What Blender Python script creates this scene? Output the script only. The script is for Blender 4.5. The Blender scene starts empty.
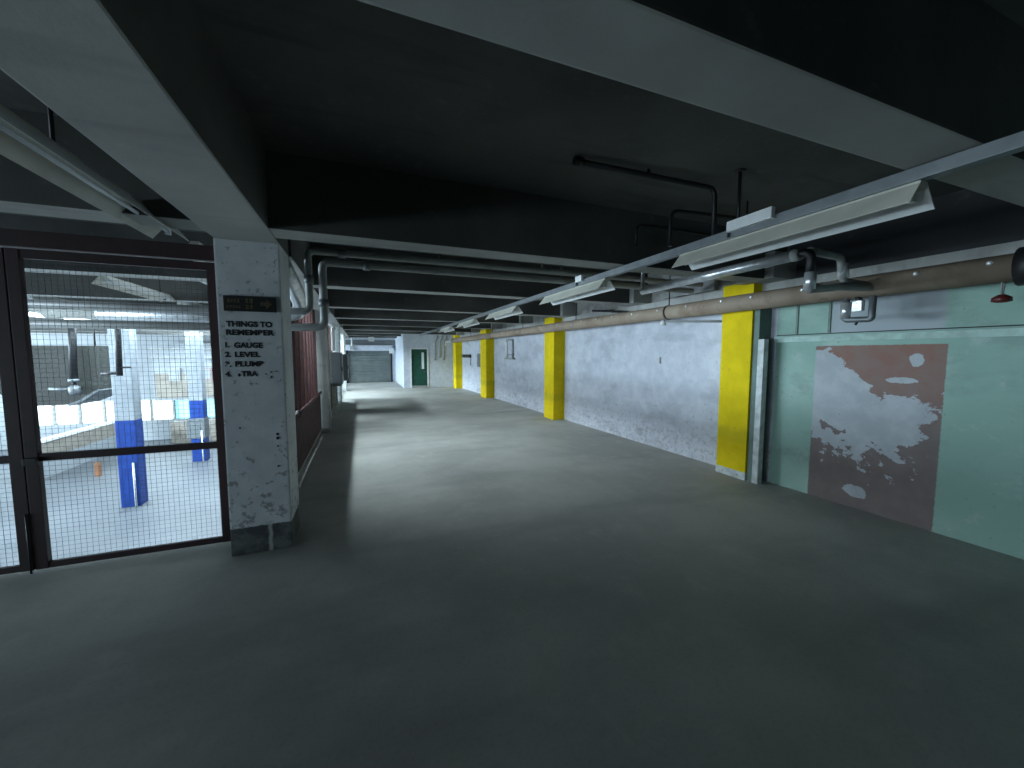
import bpy, bmesh, math, random
from mathutils import Vector, Matrix
random.seed(7)
S = bpy.context.scene
COL = S.collection
PI = math.pi

# ------------------------------------------------------------------ camera
cam_d = bpy.data.cameras.new('camera')
cam = bpy.data.objects.new('camera', cam_d); COL.objects.link(cam)
cam_d.sensor_fit = 'HORIZONTAL'; cam_d.sensor_width = 36.0
cam_d.lens = 36.0 * 385.0 / 1024.0
cam_d.clip_start = 0.05; cam_d.clip_end = 200
cam.location = (0, 0, 1.8)
cam.rotation_euler = (PI/2 - math.radians(4.4556), 0, -math.radians(21.357))
S.camera = cam

# ------------------------------------------------------------------ world, exposure
W = bpy.data.worlds.new('world'); S.world = W; W.use_nodes = True
bg = W.node_tree.nodes['Background']
bg.inputs[0].default_value = (0.55, 0.75, 1.0, 1); bg.inputs[1].default_value = 0.012
S.view_settings.view_transform = 'Standard'; S.view_settings.look = 'None'
S.view_settings.gamma = 1.0; S.view_settings.exposure = 0.0
S.view_settings.use_curve_mapping = False
try:
    S.cycles.max_bounces = 8; S.cycles.diffuse_bounces = 6
    S.cycles.use_denoising = True
    S.cycles.sample_clamp_indirect = 4.0
except Exception: pass

def area(name, loc, rot, sx, sy, power, color, spread=180):
    d = bpy.data.lights.new(name, 'AREA'); d.shape = 'RECTANGLE'
    d.size = sx; d.size_y = sy; d.energy = power; d.color = color; d.spread = math.radians(spread)
    o = bpy.data.objects.new(name, d); COL.objects.link(o)
    o.location = loc; o.rotation_euler = rot
    return o
# daylight through unseen tall windows, added in the lower hall's left wall
area('window_daylight', (-19.85, 13.5, 1.0), (PI/2, 0, -PI/2), 21.0, 2.9, 9500, (0.66, 0.86, 1.0))
# lamps in made-up clerestory strips, added and aimed to brighten the corridor floor
CLERE_Y = (7.62, 12.9, 18.2, 23.4)
CLERE_W = (165.0, 175.0, 300.0, 80.0)
for y_, p_ in zip(CLERE_Y, CLERE_W):
    area('clerestory_daylight', (-2.45, y_, 3.20), (0, -math.radians(58), 0), 0.22, 1.8, p_, (0.74, 0.90, 1.0), 95 if y_ < 12 else 150)
# daylight from an unseen landing window, added to light the pillar front
area('landing_window_daylight', (-11.1, 0.6, 0.7), (PI/2, 0, -PI/2), 5.0, 0.9, 400, (0.66, 0.86, 1.0))
# daylight through the end windows of the lower hall
area('end_window_daylight', (-11.5, 26.75, -1.3), (-PI/2, 0, 0), 9.0, 1.1, 100, (0.72, 0.9, 1.0))

# ------------------------------------------------------------------ materials
def nd(t, typ, **kw):
    n = t.nodes.new(typ)
    for k, v in kw.items(): setattr(n, k, v)
    return n
def base(name):
    m = bpy.data.materials.new(name); m.use_nodes = True
    t = m.node_tree; b = t.nodes['Principled BSDF']
    return m, t, b
def plain(name, c, rough=0.6, metal=0.0, var=0.12, scale=6.0, bump=0.0, c2=None):
    """colour with procedural wear: noise between c and a darker/other tone"""
    m, t, b = base(name)
    co = nd(t, 'ShaderNodeTexCoord'); n = nd(t, 'ShaderNodeTexNoise')
    n.inputs['Scale'].default_value = scale; n.inputs['Detail'].default_value = 6
    t.links.new(co.outputs['Object'], n.inputs['Vector'])
    r = nd(t, 'ShaderNodeValToRGB')
    d = c2 if c2 else tuple(x*(1-2.2*var) for x in c)
    r.color_ramp.elements[0].position = 0.35; r.color_ramp.elements[0].color = (*d, 1)
    r.color_ramp.elements[1].position = 0.62; r.color_ramp.elements[1].color = (*c, 1)
    t.links.new(n.outputs['Fac'], r.inputs['Fac'])
    t.links.new(r.outputs['Color'], b.inputs['Base Color'])
    b.inputs['Roughness'].default_value = rough; b.inputs['Metallic'].default_value = metal
    if bump:
        bp = nd(t, 'ShaderNodeBump'); bp.inputs['Strength'].default_value = bump; bp.inputs['Distance'].default_value = 0.01
        t.links.new(n.outputs['Fac'], bp.inputs['Height']); t.links.new(bp.outputs['Normal'], b.inputs['Normal'])
    return m

class NB:
    """tiny node-expression builder"""
    def __init__(s, t):
        s.t = t
        g = nd(t, 'ShaderNodeNewGeometry'); s.pos = g.outputs['Position']
        sp = nd(t, 'ShaderNodeSeparateXYZ'); t.links.new(s.pos, sp.inputs[0])
        s.x, s.y, s.z = sp.outputs
    def put(s, v, sock):
        if hasattr(v, 'is_output'): s.t.links.new(v, sock)
        else: sock.default_value = v
    def m(s, op, a, b=0.0, clamp=False):
        n = nd(s.t, 'ShaderNodeMath', operation=op); n.use_clamp = clamp
        s.put(a, n.inputs[0]); s.put(b, n.inputs[1]); return n.outputs[0]
    def noise(s, scale, detail=5, rough=0.55, sx=1, sy=1, sz=1, off=(0,0,0)):
        mp = nd(s.t, 'ShaderNodeMapping'); mp.inputs['Scale'].default_value = (sx, sy, sz); mp.inputs['Location'].default_value = off
        s.t.links.new(s.pos, mp.inputs['Vector'])
        n = nd(s.t, 'ShaderNodeTexNoise'); n.inputs['Scale'].default_value = scale
        n.inputs['Detail'].default_value = detail; n.inputs['Roughness'].default_value = rough
        s.t.links.new(mp.outputs[0], n.inputs['Vector']); return n.outputs['Fac']
    def step(s, v, a, b):       # smooth 0..1 between a and b
        n = nd(s.t, 'ShaderNodeMapRange'); n.interpolation_type = 'SMOOTHSTEP'
        s.put(v, n.inputs[0]); n.inputs[1].default_value = a; n.inputs[2].default_value = b
        return n.outputs[0]
    def band(s, v, a, b, e=0.004):
        return s.m('MULTIPLY', s.step(v, a-e, a+e), s.m('SUBTRACT', 1.0, s.step(v, b-e, b+e)))
    def mix(s, f, a, b):
        n = nd(s.t, 'ShaderNodeMix', data_type='RGBA')
        s.put(f, n.inputs[0])
        for v, k in ((a, 6), (b, 7)):
            if hasattr(v, 'is_output'): s.t.links.new(v, n.inputs[k])
            else: n.inputs[k].default_value = (*v, 1)
        return n.outputs[2]
    def bump(s, h, b, strength=0.3, dist=0.01):
        n = nd(s.t, 'ShaderNodeBump'); n.inputs['Strength'].default_value = strength; n.inputs['Distance'].default_value = dist
        s.t.links.new(h, n.inputs['Height']); s.t.links.new(n.outputs[0], b.inputs['Normal'])

def mat_floor():
    m, t, b = base('worn_concrete_floor'); q = NB(t)
    n1 = q.noise(0.55, 6, 0.6); n2 = q.noise(3.0, 6, 0.65); n3 = q.noise(1.2, 4, 0.5, 0.25, 1.0, 1, (3, 1, 0))
    n4 = q.noise(40, 3)
    c = q.mix(q.step(n1, 0.35, 0.68), (0.36, 0.362, 0.333), (0.49, 0.49, 0.45))
    c = q.mix(q.m('MULTIPLY', q.step(n2, 0.5, 0.72), 0.45), c, (0.53, 0.53, 0.485))
    c = q.mix(q.m('MULTIPLY', q.step(n3, 0.52, 0.70), 0.35), c, (0.20, 0.202, 0.185))
    c = q.mix(q.m('MULTIPLY', q.step(n4, 0.5, 0.7), 0.15), c, (0.15, 0.15, 0.14))
    t.links.new(c, b.inputs['Base Color'])
    r = q.m('ADD', q.m('MULTIPLY', n2, 0.25), 0.55); t.links.new(r, b.inputs['Roughness'])
    q.bump(n4, b, 0.15, 0.004)
    return m
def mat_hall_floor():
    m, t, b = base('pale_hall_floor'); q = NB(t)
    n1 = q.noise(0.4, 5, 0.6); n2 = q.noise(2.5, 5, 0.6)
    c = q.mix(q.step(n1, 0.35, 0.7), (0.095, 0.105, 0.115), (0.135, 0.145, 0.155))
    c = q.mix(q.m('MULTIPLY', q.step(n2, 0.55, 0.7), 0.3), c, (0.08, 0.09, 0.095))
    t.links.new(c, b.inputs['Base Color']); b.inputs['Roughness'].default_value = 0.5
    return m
def mat_concrete(name, a, c2, bump=0.25):
    m, t, b = base(name); q = NB(t)
    n1 = q.noise(0.8, 6, 0.6); n2 = q.noise(9, 6, 0.65); n3 = q.noise(2.2, 3, 0.5, 0.3, 2.4, 1)
    c = q.mix(q.step(n1, 0.3, 0.7), a, c2)
    c = q.mix(q.m('MULTIPLY', q.step(n2, 0.55, 0.72), 0.3), c, tuple(x*1.5 for x in c2))
    c = q.mix(q.m('MULTIPLY', q.step(n3, 0.55, 0.68), 0.35), c, tuple(x*0.5 for x in a))
    t.links.new(c, b.inputs['Base Color']); b.inputs['Roughness'].default_value = 0.85
    q.bump(n2, b, bump, 0.01)
    return m
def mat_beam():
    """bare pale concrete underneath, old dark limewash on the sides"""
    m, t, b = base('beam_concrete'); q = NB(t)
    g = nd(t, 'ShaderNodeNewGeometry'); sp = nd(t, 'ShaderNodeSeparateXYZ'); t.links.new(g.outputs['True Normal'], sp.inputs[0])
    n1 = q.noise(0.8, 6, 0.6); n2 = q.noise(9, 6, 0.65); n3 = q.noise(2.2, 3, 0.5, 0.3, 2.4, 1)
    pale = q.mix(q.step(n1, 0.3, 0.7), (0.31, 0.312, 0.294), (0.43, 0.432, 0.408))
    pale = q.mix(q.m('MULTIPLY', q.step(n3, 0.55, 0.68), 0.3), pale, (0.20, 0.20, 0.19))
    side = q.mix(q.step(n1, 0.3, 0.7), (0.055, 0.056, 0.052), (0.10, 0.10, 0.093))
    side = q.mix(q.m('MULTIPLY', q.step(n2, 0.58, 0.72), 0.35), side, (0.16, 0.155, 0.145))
    c = q.mix(q.step(sp.outputs[2], -0.6, -0.5), pale, side)  # paler facing down, darker on the sides: light and shade painted in
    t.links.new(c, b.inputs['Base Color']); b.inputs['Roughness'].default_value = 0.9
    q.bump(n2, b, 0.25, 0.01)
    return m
def mat_wall_right():
    """blue-white emulsion past the first column; green emulsion with a scraped brown patch before it"""
    m, t, b = base('peeling_painted_wall'); q = NB(t)
    y, z = q.y, q.z
    fine = q.noise(14, 6, 0.7); mid = q.noise(4.0, 6, 0.65); big = q.noise(0.9, 4, 0.5); tiny = q.noise(38, 3, 0.6)
    flake = q.noise(5.5, 7, 0.62, 1, 1.0, 1.3, (2.3, 0.7, 1.1))
    # white section
    wh = q.mix(q.step(mid, 0.35, 0.7), (0.49, 0.51, 0.575), (0.59, 0.605, 0.66))
    low = q.m('SUBTRACT', 1.0, q.step(z, 0.25, 1.0))
    chip = q.m('MULTIPLY', q.step(q.m('ADD', fine, q.m('MULTIPLY', low, 0.09)), 0.60, 0.66), 0.55)
    wh = q.mix(chip, wh, (0.30, 0.30, 0.31))
    smudge = q.noise(1.7, 5, 0.6, 1, 0.7, 1.5, (5, 2, 9))
    wh = q.mix(q.m('MULTIPLY', q.step(smudge, 0.50, 0.66), 0.42), wh, (0.30, 0.315, 0.36))
    wh = q.mix(q.m('MULTIPLY', q.m('MULTIPLY', low, q.step(q.noise(3.2, 6, 0.7, 1, 0.6, 1.6, (1, 4, 2)), 0.56, 0.64)), 0.6), wh, (0.28, 0.29, 0.32))
    wh = q.mix(q.m('MULTIPLY', q.m('MULTIPLY', low, q.step(q.noise(2.6, 6, 0.7, 1, 0.5, 1.6, (8, 3, 3)), 0.56, 0.62)), 0.6), wh, (0.66, 0.69, 0.72))
    # shadow line along the lower wall, painted in as a darker band
    shadow_band = q.m('MULTIPLY', q.band(q.m('ADD', z, q.m('MULTIPLY', q.m('SUBTRACT', mid, 0.5), 0.25)), 0.46, 0.70, 0.08), 0.38)
    wh = q.mix(shadow_band, wh, (0.36, 0.38, 0.43))
    # green section
    gr = q.mix(q.step(big, 0.35, 0.65), (0.25, 0.40, 0.335), (0.34, 0.485, 0.42))
    gr = q.mix(q.m('MULTIPLY', q.step(q.noise(1.6, 6, 0.65, 1, 0.7, 1.3, (4, 4, 4)), 0.5, 0.64), 0.55), gr, (0.20, 0.285, 0.25))
    gr = q.mix(q.m('MULTIPLY', q.step(mid, 0.55, 0.72), 0.6), gr, (0.42, 0.50, 0.47))
    gr = q.mix(q.m('MULTIPLY', q.step(fine, 0.62, 0.68), 0.55), gr, (0.20, 0.22, 0.20))
    # scraped rectangle
    yy = q.m('ADD', y, q.m('MULTIPLY', q.m('SUBTRACT', tiny, 0.5), 0.02))
    rect = q.m('MULTIPLY', q.band(yy, 1.97, 3.13, 0.006), q.band(q.m('ADD', z, q.m('MULTIPLY', q.m('SUBTRACT', fine, 0.5), 0.03)), -0.5, 1.90, 0.006))
    brown = q.mix(q.step(z, 0.9, 1.7), (0.17, 0.133, 0.125), (0.25, 0.125, 0.095))
    brown = q.mix(q.m('MULTIPLY', q.step(mid, 0.4, 0.65), 0.5), brown, (0.22, 0.178, 0.165))
    white_p = q.mix(q.step(mid, 0.4, 0.65), (0.38, 0.405, 0.43), (0.46, 0.48, 0.505))
    # where white filler covers the brown: falls with height bounds and with distance along the wall
    u = q.m('DIVIDE', q.m('SUBTRACT', 3.13, y), 1.16)                 # 0 far edge .. 1 near edge
    top = q.m('SUBTRACT', 1.86, q.m('MULTIPLY', q.step(u, 0.05, 0.62), 0.52))
    bot = q.m('ADD', 0.62, q.m('MULTIPLY', q.m('ABSOLUTE', q.m('SUBTRACT', u, 0.45)), 0.35))
    jag = q.m('MULTIPLY', q.m('SUBTRACT', flake, 0.5), 1.0)
    jag2 = q.m('MULTIPLY', q.m('SUBTRACT', flake, 0.5), 2.4)
    mt = q.step(q.m('SUBTRACT', q.m('ADD', top, q.m('MULTIPLY', jag, 0.5)), z), -0.006, 0.012)
    mb = q.step(q.m('SUBTRACT', q.m('ADD', z, jag2), bot), -0.01, 0.02)
    fill = q.m('MULTIPLY', mt, mb)
    edge = q.step(q.m('SUBTRACT', q.m('ADD', 0.93, q.m('MULTIPLY', jag, 0.6)), q.m('ADD', u, q.m('MULTIPLY', q.m('SUBTRACT', 1.15, z), 0.22))), -0.01, 0.01)
    fill = q.m('MULTIPLY', fill, edge)
    # two light repairs left in the brown
    def blob(cy, cz, ry, rz):
        a = q.m('POWER', q.m('DIVIDE', q.m('SUBTRACT', y, cy), ry), 2.0)
        c = q.m('POWER', q.m('DIVIDE', q.m('SUBTRACT', z, cz), rz), 2.0)
        return q.m('SUBTRACT', 1.0, q.step(q.m('ADD', q.m('ADD', a, c), q.m('MULTIPLY', q.m('SUBTRACT', fine, 0.5), 2.2)), 0.85, 1.0))
    extra = q.m('MAXIMUM', blob(2.19, 1.74, 0.06, 0.07), q.m('MAXIMUM', blob(2.30, 1.52, 0.13, 0.035), blob(2.63, 0.20, 0.12, 0.075)))
    fill = q.m('MAXIMUM', fill, extra)
    patch = q.mix(fill, brown, white_p)
    gr = q.mix(rect, gr, patch)
    # pale strip above rail, beyond the joint
    up = q.m('MULTIPLY', q.band(y, 2.0, 2.98, 0.03), q.step(z, 2.04, 2.05))
    gr = q.mix(q.m('MULTIPLY', up, 0.85), gr, (0.38, 0.40, 0.44))
    # bare soffit-level concrete at the top of the wall
    c = q.mix(q.step(y, 3.62, 3.63), gr, wh)
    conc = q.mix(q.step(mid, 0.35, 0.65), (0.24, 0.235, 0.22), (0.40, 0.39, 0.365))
    dark_top = q.mix(q.step(smudge, 0.55, 0.70), (0.025, 0.026, 0.028), (0.10, 0.105, 0.115))  # darker tone for the near top of the wall
    conc = q.mix(q.m('MULTIPLY', q.step(z, 2.765, 2.775), q.m('SUBTRACT', 1.0, q.step(y, 3.5, 3.6))), conc, dark_top)
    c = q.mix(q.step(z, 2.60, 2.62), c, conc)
    t.links.new(c, b.inputs['Base Color']); b.inputs['Roughness'].default_value = 0.7
    q.bump(fine, b, 0.12, 0.006)
    return m
def mat_pillar():
    m, t, b = base('chipped_white_pillar_paint'); q = NB(t)
    mid = q.noise(5, 6, 0.65); fine = q.noise(16, 6, 0.7)
    c = q.mix(q.step(mid, 0.35, 0.7), (0.60, 0.63, 0.65), (0.71, 0.735, 0.75))
    low = q.m('SUBTRACT', 1.0, q.step(q.z, 0.4, 1.3))
    c = q.mix(q.m('MULTIPLY', q.step(q.m('ADD', fine, q.m('MULTIPLY', low, 0.06)), 0.60, 0.66), 0.75), c, (0.20, 0.21, 0.20))
    # black band at the foot with a bare strip left in it
    zz = q.m('ADD', q.z, q.m('MULTIPLY', q.m('SUBTRACT', fine, 0.5), 0.05))
    foot = q.m('SUBTRACT', 1.0, q.step(zz, 0.245, 0.255))
    bare = q.band(q.m('ADD', q.x, q.m('MULTIPLY', q.m('SUBTRACT', fine, 0.5), 0.05)), -0.83, -0.80, 0.01)
    dark = q.mix(q.step(mid, 0.45, 0.62), (0.055, 0.065, 0.065), (0.14, 0.155, 0.15))
    dark = q.mix(bare, dark, (0.40, 0.41, 0.40))
    c = q.mix(foot, c, dark)
    t.links.new(c, b.inputs['Base Color']); b.inputs['Roughness'].default_value = 0.65
    q.bump(fine, b, 0.2, 0.006)
    return m
def mat_yellow():
    m, t, b = base('yellow_column_paint'); q = NB(t)
    mid = q.noise(4, 6, 0.6); fine = q.noise(20, 5, 0.7)
    c = q.mix(q.step(mid, 0.35, 0.7), (0.70, 0.52, 0.004), (0.80, 0.60, 0.006))
    shadow_mask = q.m('MULTIPLY', q.band(q.m('ADD', q.z, q.m('MULTIPLY', q.m('SUBTRACT', mid, 0.5), 0.2)), 0.52, 0.72, 0.06), 0.4)  # low shadow line painted into the yellow as a darker band
    c = q.mix(shadow_mask, c, (0.42, 0.35, 0.02))
    c = q.mix(q.m('MULTIPLY', q.step(fine, 0.64, 0.68), 0.7), c, (0.18, 0.16, 0.06))
    t.links.new(c, b.inputs['Base Color']); b.inputs['Roughness'].default_value = 0.75
    b.inputs['Specular IOR Level'].default_value = 0.2
    return m
def mat_hall_column():
    m, t, b = base('white_and_blue_column_paint'); q = NB(t)
    n = q.noise(5, 5, 0.6)
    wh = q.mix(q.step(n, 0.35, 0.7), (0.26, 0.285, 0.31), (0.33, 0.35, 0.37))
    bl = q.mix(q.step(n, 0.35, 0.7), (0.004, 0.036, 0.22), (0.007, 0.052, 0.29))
    c = q.mix(q.m('SUBTRACT', 1.0, q.step(q.z, -0.27, -0.25)), wh, bl)
    t.links.new(c, b.inputs['Base Color']); b.inputs['Roughness'].default_value = 0.45
    return m
def mat_emit(name, c, s):
    m, t, b = base(name)
    b.inputs['Base Color'].default_value = (*c, 1); b.inputs['Emission Color'].default_value = (*c, 1)
    b.inputs['Emission Strength'].default_value = s
    return m
def mat_lagging():
    m, t, b = base('brown_pipe_lagging'); q = NB(t)
    n = q.noise(3.5, 6, 0.65); f = q.noise(14, 5, 0.7); bands = q.noise(1.2, 2, 0.5, 0.01, 1, 0.01)
    c = q.mix(q.step(n, 0.35, 0.7), (0.24, 0.175, 0.125), (0.38, 0.305, 0.23))
    c = q.mix(q.step(bands, 0.45, 0.6), c, (0.31, 0.24, 0.18))
    c = q.mix(q.m('MULTIPLY', q.step(f, 0.60, 0.68), 0.7), c, (0.12, 0.09, 0.065))
    t.links.new(c, b.inputs['Base Color']); b.inputs['Roughness'].default_value = 0.7
    q.bump(f, b, 0.2, 0.006)
    return m
def mat_roller():
    m, t, b = base('grey_shutter_paint'); q = NB(t)
    w = nd(t, 'ShaderNodeTexWave'); w.bands_direction = 'Z'; w.inputs['Scale'].default_value = 2.2
    t.links.new(q.pos, w.inputs['Vector'])
    n = q.noise(2, 5)
    c = q.mix(q.step(n, 0.35, 0.7), (0.12, 0.145, 0.14), (0.16, 0.185, 0.175))
    t.links.new(c, b.inputs['Base Color']); b.inputs['Roughness'].default_value = 0.55
    q.bump(w.outputs['Fac'], b, 0.4, 0.02)
    return m

M = dict(
    floor=mat_floor(), hall_floor=mat_hall_floor(), wall_r=mat_wall_right(), pillar=mat_pillar(), yellow=mat_yellow(),
    blue=mat_hall_column(), lag=mat_lagging(), roller=mat_roller(),
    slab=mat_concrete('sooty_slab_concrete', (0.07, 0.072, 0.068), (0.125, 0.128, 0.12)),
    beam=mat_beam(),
    conc=mat_concrete('grey_concrete', (0.30, 0.30, 0.28), (0.42, 0.42, 0.40)),
    block=plain('blue_white_block_paint', (0.62, 0.66, 0.73), 0.7, var=0.06),
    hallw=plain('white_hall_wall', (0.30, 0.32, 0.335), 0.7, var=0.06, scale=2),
    beige=plain('beige_panel', (0.27, 0.24, 0.20), 0.7, var=0.12, scale=3),
    pink=plain('pale_pink_panel', (0.30, 0.22, 0.21), 0.7, var=0.08),
    white=plain('white_enamel', (0.80, 0.81, 0.80), 0.4, var=0.05),
    cream=plain('yellowed_enamel', (0.60, 0.585, 0.50), 0.45, var=0.06),
    tube=plain('unlit_glass_tube', (0.80, 0.84, 0.86), 0.15, var=0.02),
    trim=plain('scuffed_white_timber', (0.66, 0.70, 0.69), 0.6, var=0.14, scale=9),
    greent=plain('green_timber', (0.42, 0.58, 0.52), 0.6, var=0.12, scale=9),
    greenboard=plain('dull_green_board_paint', (0.15, 0.215, 0.185), 0.65, var=0.12, scale=5),
    greengrey=plain('grey_green_paint', (0.19, 0.24, 0.21), 0.7, var=0.15),
    galv=plain('galvanised_steel', (0.20, 0.215, 0.225), 0.5, 0.5, var=0.08, scale=12),
    foil=plain('foil_lagging', (0.74, 0.76, 0.78), 0.28, 0.6, var=0.10, scale=14, bump=0.5),
    dark=plain('black_iron', (0.012, 0.012, 0.013), 0.5, var=0.1),
    steelp=plain('grey_painted_pipe', (0.33, 0.34, 0.33), 0.5, var=0.10),
    maroon=plain('dark_red_steel', (0.026, 0.006, 0.007), 0.6, var=0.2, scale=8),
    red=plain('red_oxide_steel', (0.070, 0.022, 0.020), 0.6, var=0.2, scale=8),
    wire=plain('mesh_wire', (0.10, 0.11, 0.12), 0.6, 0.3, var=0.1),
    ahu=plain('olive_grey_sheet_steel', (0.032, 0.034, 0.028), 0.6, var=0.08, scale=3),
    cab=plain('grey_cabinet_paint', (0.15, 0.165, 0.17), 0.5, var=0.05),
    black=plain('black_plastic', (0.012, 0.012, 0.011), 0.6, var=0.1),
    letter=plain('black_stencil_paint', (0.015, 0.018, 0.022), 0.7, var=0.15, scale=30),
    gold=plain('faded_gold_print', (0.13, 0.10, 0.05), 0.7, var=0.3, scale=60),
    green=plain('dark_green_door_paint', (0.012, 0.085, 0.055), 0.45, var=0.15),
    glass=plain('frosted_vision_glass', (0.78, 0.82, 0.84), 0.15, var=0.03),
    redcap=plain('dark_red_enamel', (0.11, 0.018, 0.016), 0.4, var=0.1),
    orange=plain('orange_timber', (0.30, 0.13, 0.06), 0.6, var=0.1),
    bolt=plain('bright_bolt', (0.85, 0.86, 0.86), 0.25, 0.4, var=0.02),
    pane=mat_emit('daylit_window_pane', (0.86, 0.96, 1.0), 1.6),
    pane_teal=mat_emit('daylit_teal_pane', (0.35, 0.72, 0.80), 1.0),
)

# ------------------------------------------------------------------ mesh helpers
def bx(bm, x0, x1, y0, y1, z0, z1, bev=0.0):
    vs = [bm.verts.new((x, y, z)) for x in (x0, x1) for y in (y0, y1) for z in (z0, z1)]
    f = []
    for a in ((0,1,3,2),(4,6,7,5),(0,4,5,1),(2,3,7,6),(0,2,6,4),(1,5,7,3)):
        f.append(bm.faces.new([vs[i] for i in a]))
    if bev:
        es = set(e for q in f for e in q.edges)
        bmesh.ops.bevel(bm, geom=list(es), offset=bev, segments=2, affect='EDGES', profile=0.7)
    return bm
def prism(bm, prof, axis, a, b):
    """prof: list of 2D points (ccw); extruded along axis 'x','y','z' from a to b"""
    def P(p, t):
        if axis == 'y': return (p[0], t, p[1])
        if axis == 'x': return (t, p[0], p[1])
        return (p[0], p[1], t)
    A = [bm.verts.new(P(p, a)) for p in prof]; B = [bm.verts.new(P(p, b)) for p in prof]
    n = len(prof)
    for i in range(n): bm.faces.new([A[i], A[(i+1) % n], B[(i+1) % n], B[i]])
    bm.faces.new(A[::-1]); bm.faces.new(B)
    return bm
def fillet(pts, r, n=6):
    pts = [Vector(p) for p in pts]
    if r <= 0 or len(pts) < 3: return pts
    out = [pts[0]]
    for i in range(1, len(pts)-1):
        p = pts[i]; a = (pts[i-1]-p); b = (pts[i+1]-p)
        rr = min(r, a.length*0.49, b.length*0.49)
        a = a.normalized()*rr; b = b.normalized()*rr
        for k in range(n+1):
            t = k/n
            out.append(p + a*(1-t)**2 + b*t**2)
    out.append(pts[-1]); return out
def tube(bm, pts, r, seg=12, fr=0.0):
    pts = fillet(pts, fr)
    n = len(pts); rings = []
    tang = []
    for i in range(n):
        d = (pts[min(i+1, n-1)] - pts[max(i-1, 0)]).normalized(); tang.append(d)
    up = Vector((0, 0, 1)) if abs(tang[0].z) < 0.9 else Vector((1, 0, 0))
    u = tang[0].cross(up).normalized()
    for i in range(n):
        u = (u - tang[i]*u.dot(tang[i])).normalized(); v = tang[i].cross(u)
        rad = r[i] if isinstance(r, (list, tuple)) else r
        rings.append([bm.verts.new(pts[i] + (u*math.cos(2*PI*k/seg) + v*math.sin(2*PI*k/seg))*rad) for k in range(seg)])
    for i in range(n-1):
        for k in range(seg):
            f = bm.faces.new([rings[i][k], rings[i][(k+1) % seg], rings[i+1][(k+1) % seg], rings[i+1][k]]); f.smooth = True
    bm.faces.new(rings[0][::-1]); bm.faces.new(rings[-1])
    return bm
def ball(bm, c, r, sx=1, sy=1, sz=1):
    g = bmesh.ops.create_uvsphere(bm, u_segments=12, v_segments=8, radius=r)
    for v in g['verts']: v.co = Vector((v.co.x*sx, v.co.y*sy, v.co.z*sz)) + Vector(c)
    for f in bm.faces: f.smooth = True
    return bm
def B(): return bmesh.new()
def obj(name, bm, mat, parent=None):
    bmesh.ops.recalc_face_normals(bm, faces=bm.faces)
    me = bpy.data.meshes.new(name); bm.to_mesh(me); bm.free()
    me.materials.append(mat if not isinstance(mat, str) else M[mat])
    o = bpy.data.objects.new(name, me); COL.objects.link(o)
    if parent is not None:
        o.parent = parent
        o.location = -Vector(parent.get('_base', (0, 0, 0))) if False else (0, 0, 0)
    return o
def struct(name, bm, mat, parent=None):
    o = obj(name, bm, mat, parent)
    if parent is None: o['kind'] = 'structure'
    return o
def tag(o, label, cat, group=None):
    o['label'] = label; o['category'] = cat
    if group: o['group'] = group
    return o
def thing(name, label, cat, loc=(0, 0, 0), rz=0, group=None):
    o = bpy.data.objects.new(name, None); COL.objects.link(o); o.empty_display_size = 0.1
    o.location = loc; o.rotation_euler = (0, 0, rz)
    return tag(o, label, cat, group)
def dup(root, loc, label, group=None, name=None):
    r = root.copy(); COL.objects.link(r); r.location = loc; r['label'] = label
    if group: r['group'] = group
    for ch in list(root.children):
        c = ch.copy(); COL.objects.link(c); c.parent = r
        for g in ch.children:
            d = g.copy(); COL.objects.link(d); d.parent = c
    return r
def wx(y): return 5.40 - 0.024*y       # face of the right wall

SOF, SLAB = 2.77, 3.35
FH = -3.0                               # floor level of the lower hall

# ------------------------------------------------------------------ the setting
struct('floor', bx(bx(B(), -0.98, 5.9, -4, 26.3, -0.35, 0), -11.5, -0.98, -4, 4.34, -0.35, 0), 'floor')
struct('floor_hall', bx(B(), -20.4, -0.98, -4, 27.4, FH-0.2, FH), 'hall_floor')
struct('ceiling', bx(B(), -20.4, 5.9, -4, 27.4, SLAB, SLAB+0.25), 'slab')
# glowing roof lights and clerestory strips, unseen, added to light hall and corridor
SKY = (21.0, 21.0, 21.0, 21.0, 21.0)
for k, y in enumerate((12.9, 15.55, 18.2, 20.8, 23.4)):
    bm = B()
    for x0, x1, y0, y1 in ((-9.3, -9.2, y-0.85, y+0.85), (-4.4, -4.3, y-0.85, y+0.85), (-9.3, -4.3, y-0.95, y-0.85), (-9.3, -4.3, y+0.85, y+0.95)):
        bx(bm, x0, x1, y0, y1, SLAB-0.06, SLAB+0.02)
    w = struct('window_%d' % (k+2), bm, 'trim')
    obj('window_pane', bx(B(), -9.2, -4.4, y-0.85, y+0.85, SLAB-0.04, SLAB-0.01), mat_emit('daylit_rooflight_pane', (0.68, 0.87, 1.0), SKY[k]), w)
for k, y in enumerate(CLERE_Y):
    bm = B()
    for y0, y1, z0, z1 in ((y-1.0, y+1.0, 3.04, 3.09), (y-1.0, y+1.0, 3.31, SLAB+0.01), (y-1.0, y-0.94, 3.09, 3.31), (y+0.94, y+1.0, 3.09, 3.31)):
        bx(bm, -2.55, -2.47, y0, y1, z0, z1)
    w = struct('window_%d' % (k+7), bm, 'trim')
    obj('window_pane', bx(B(), -2.52, -2.50, y-0.94, y+0.94, 3.09, 3.31), 'pane', w)
bm = B()
prism(bm, [(wx(-4), -4), (5.9, -4), (5.9, 26.3), (wx(26.3), 26.3)], 'z', 0, SLAB)
struct('wall_right', bm, 'wall_r')
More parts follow.
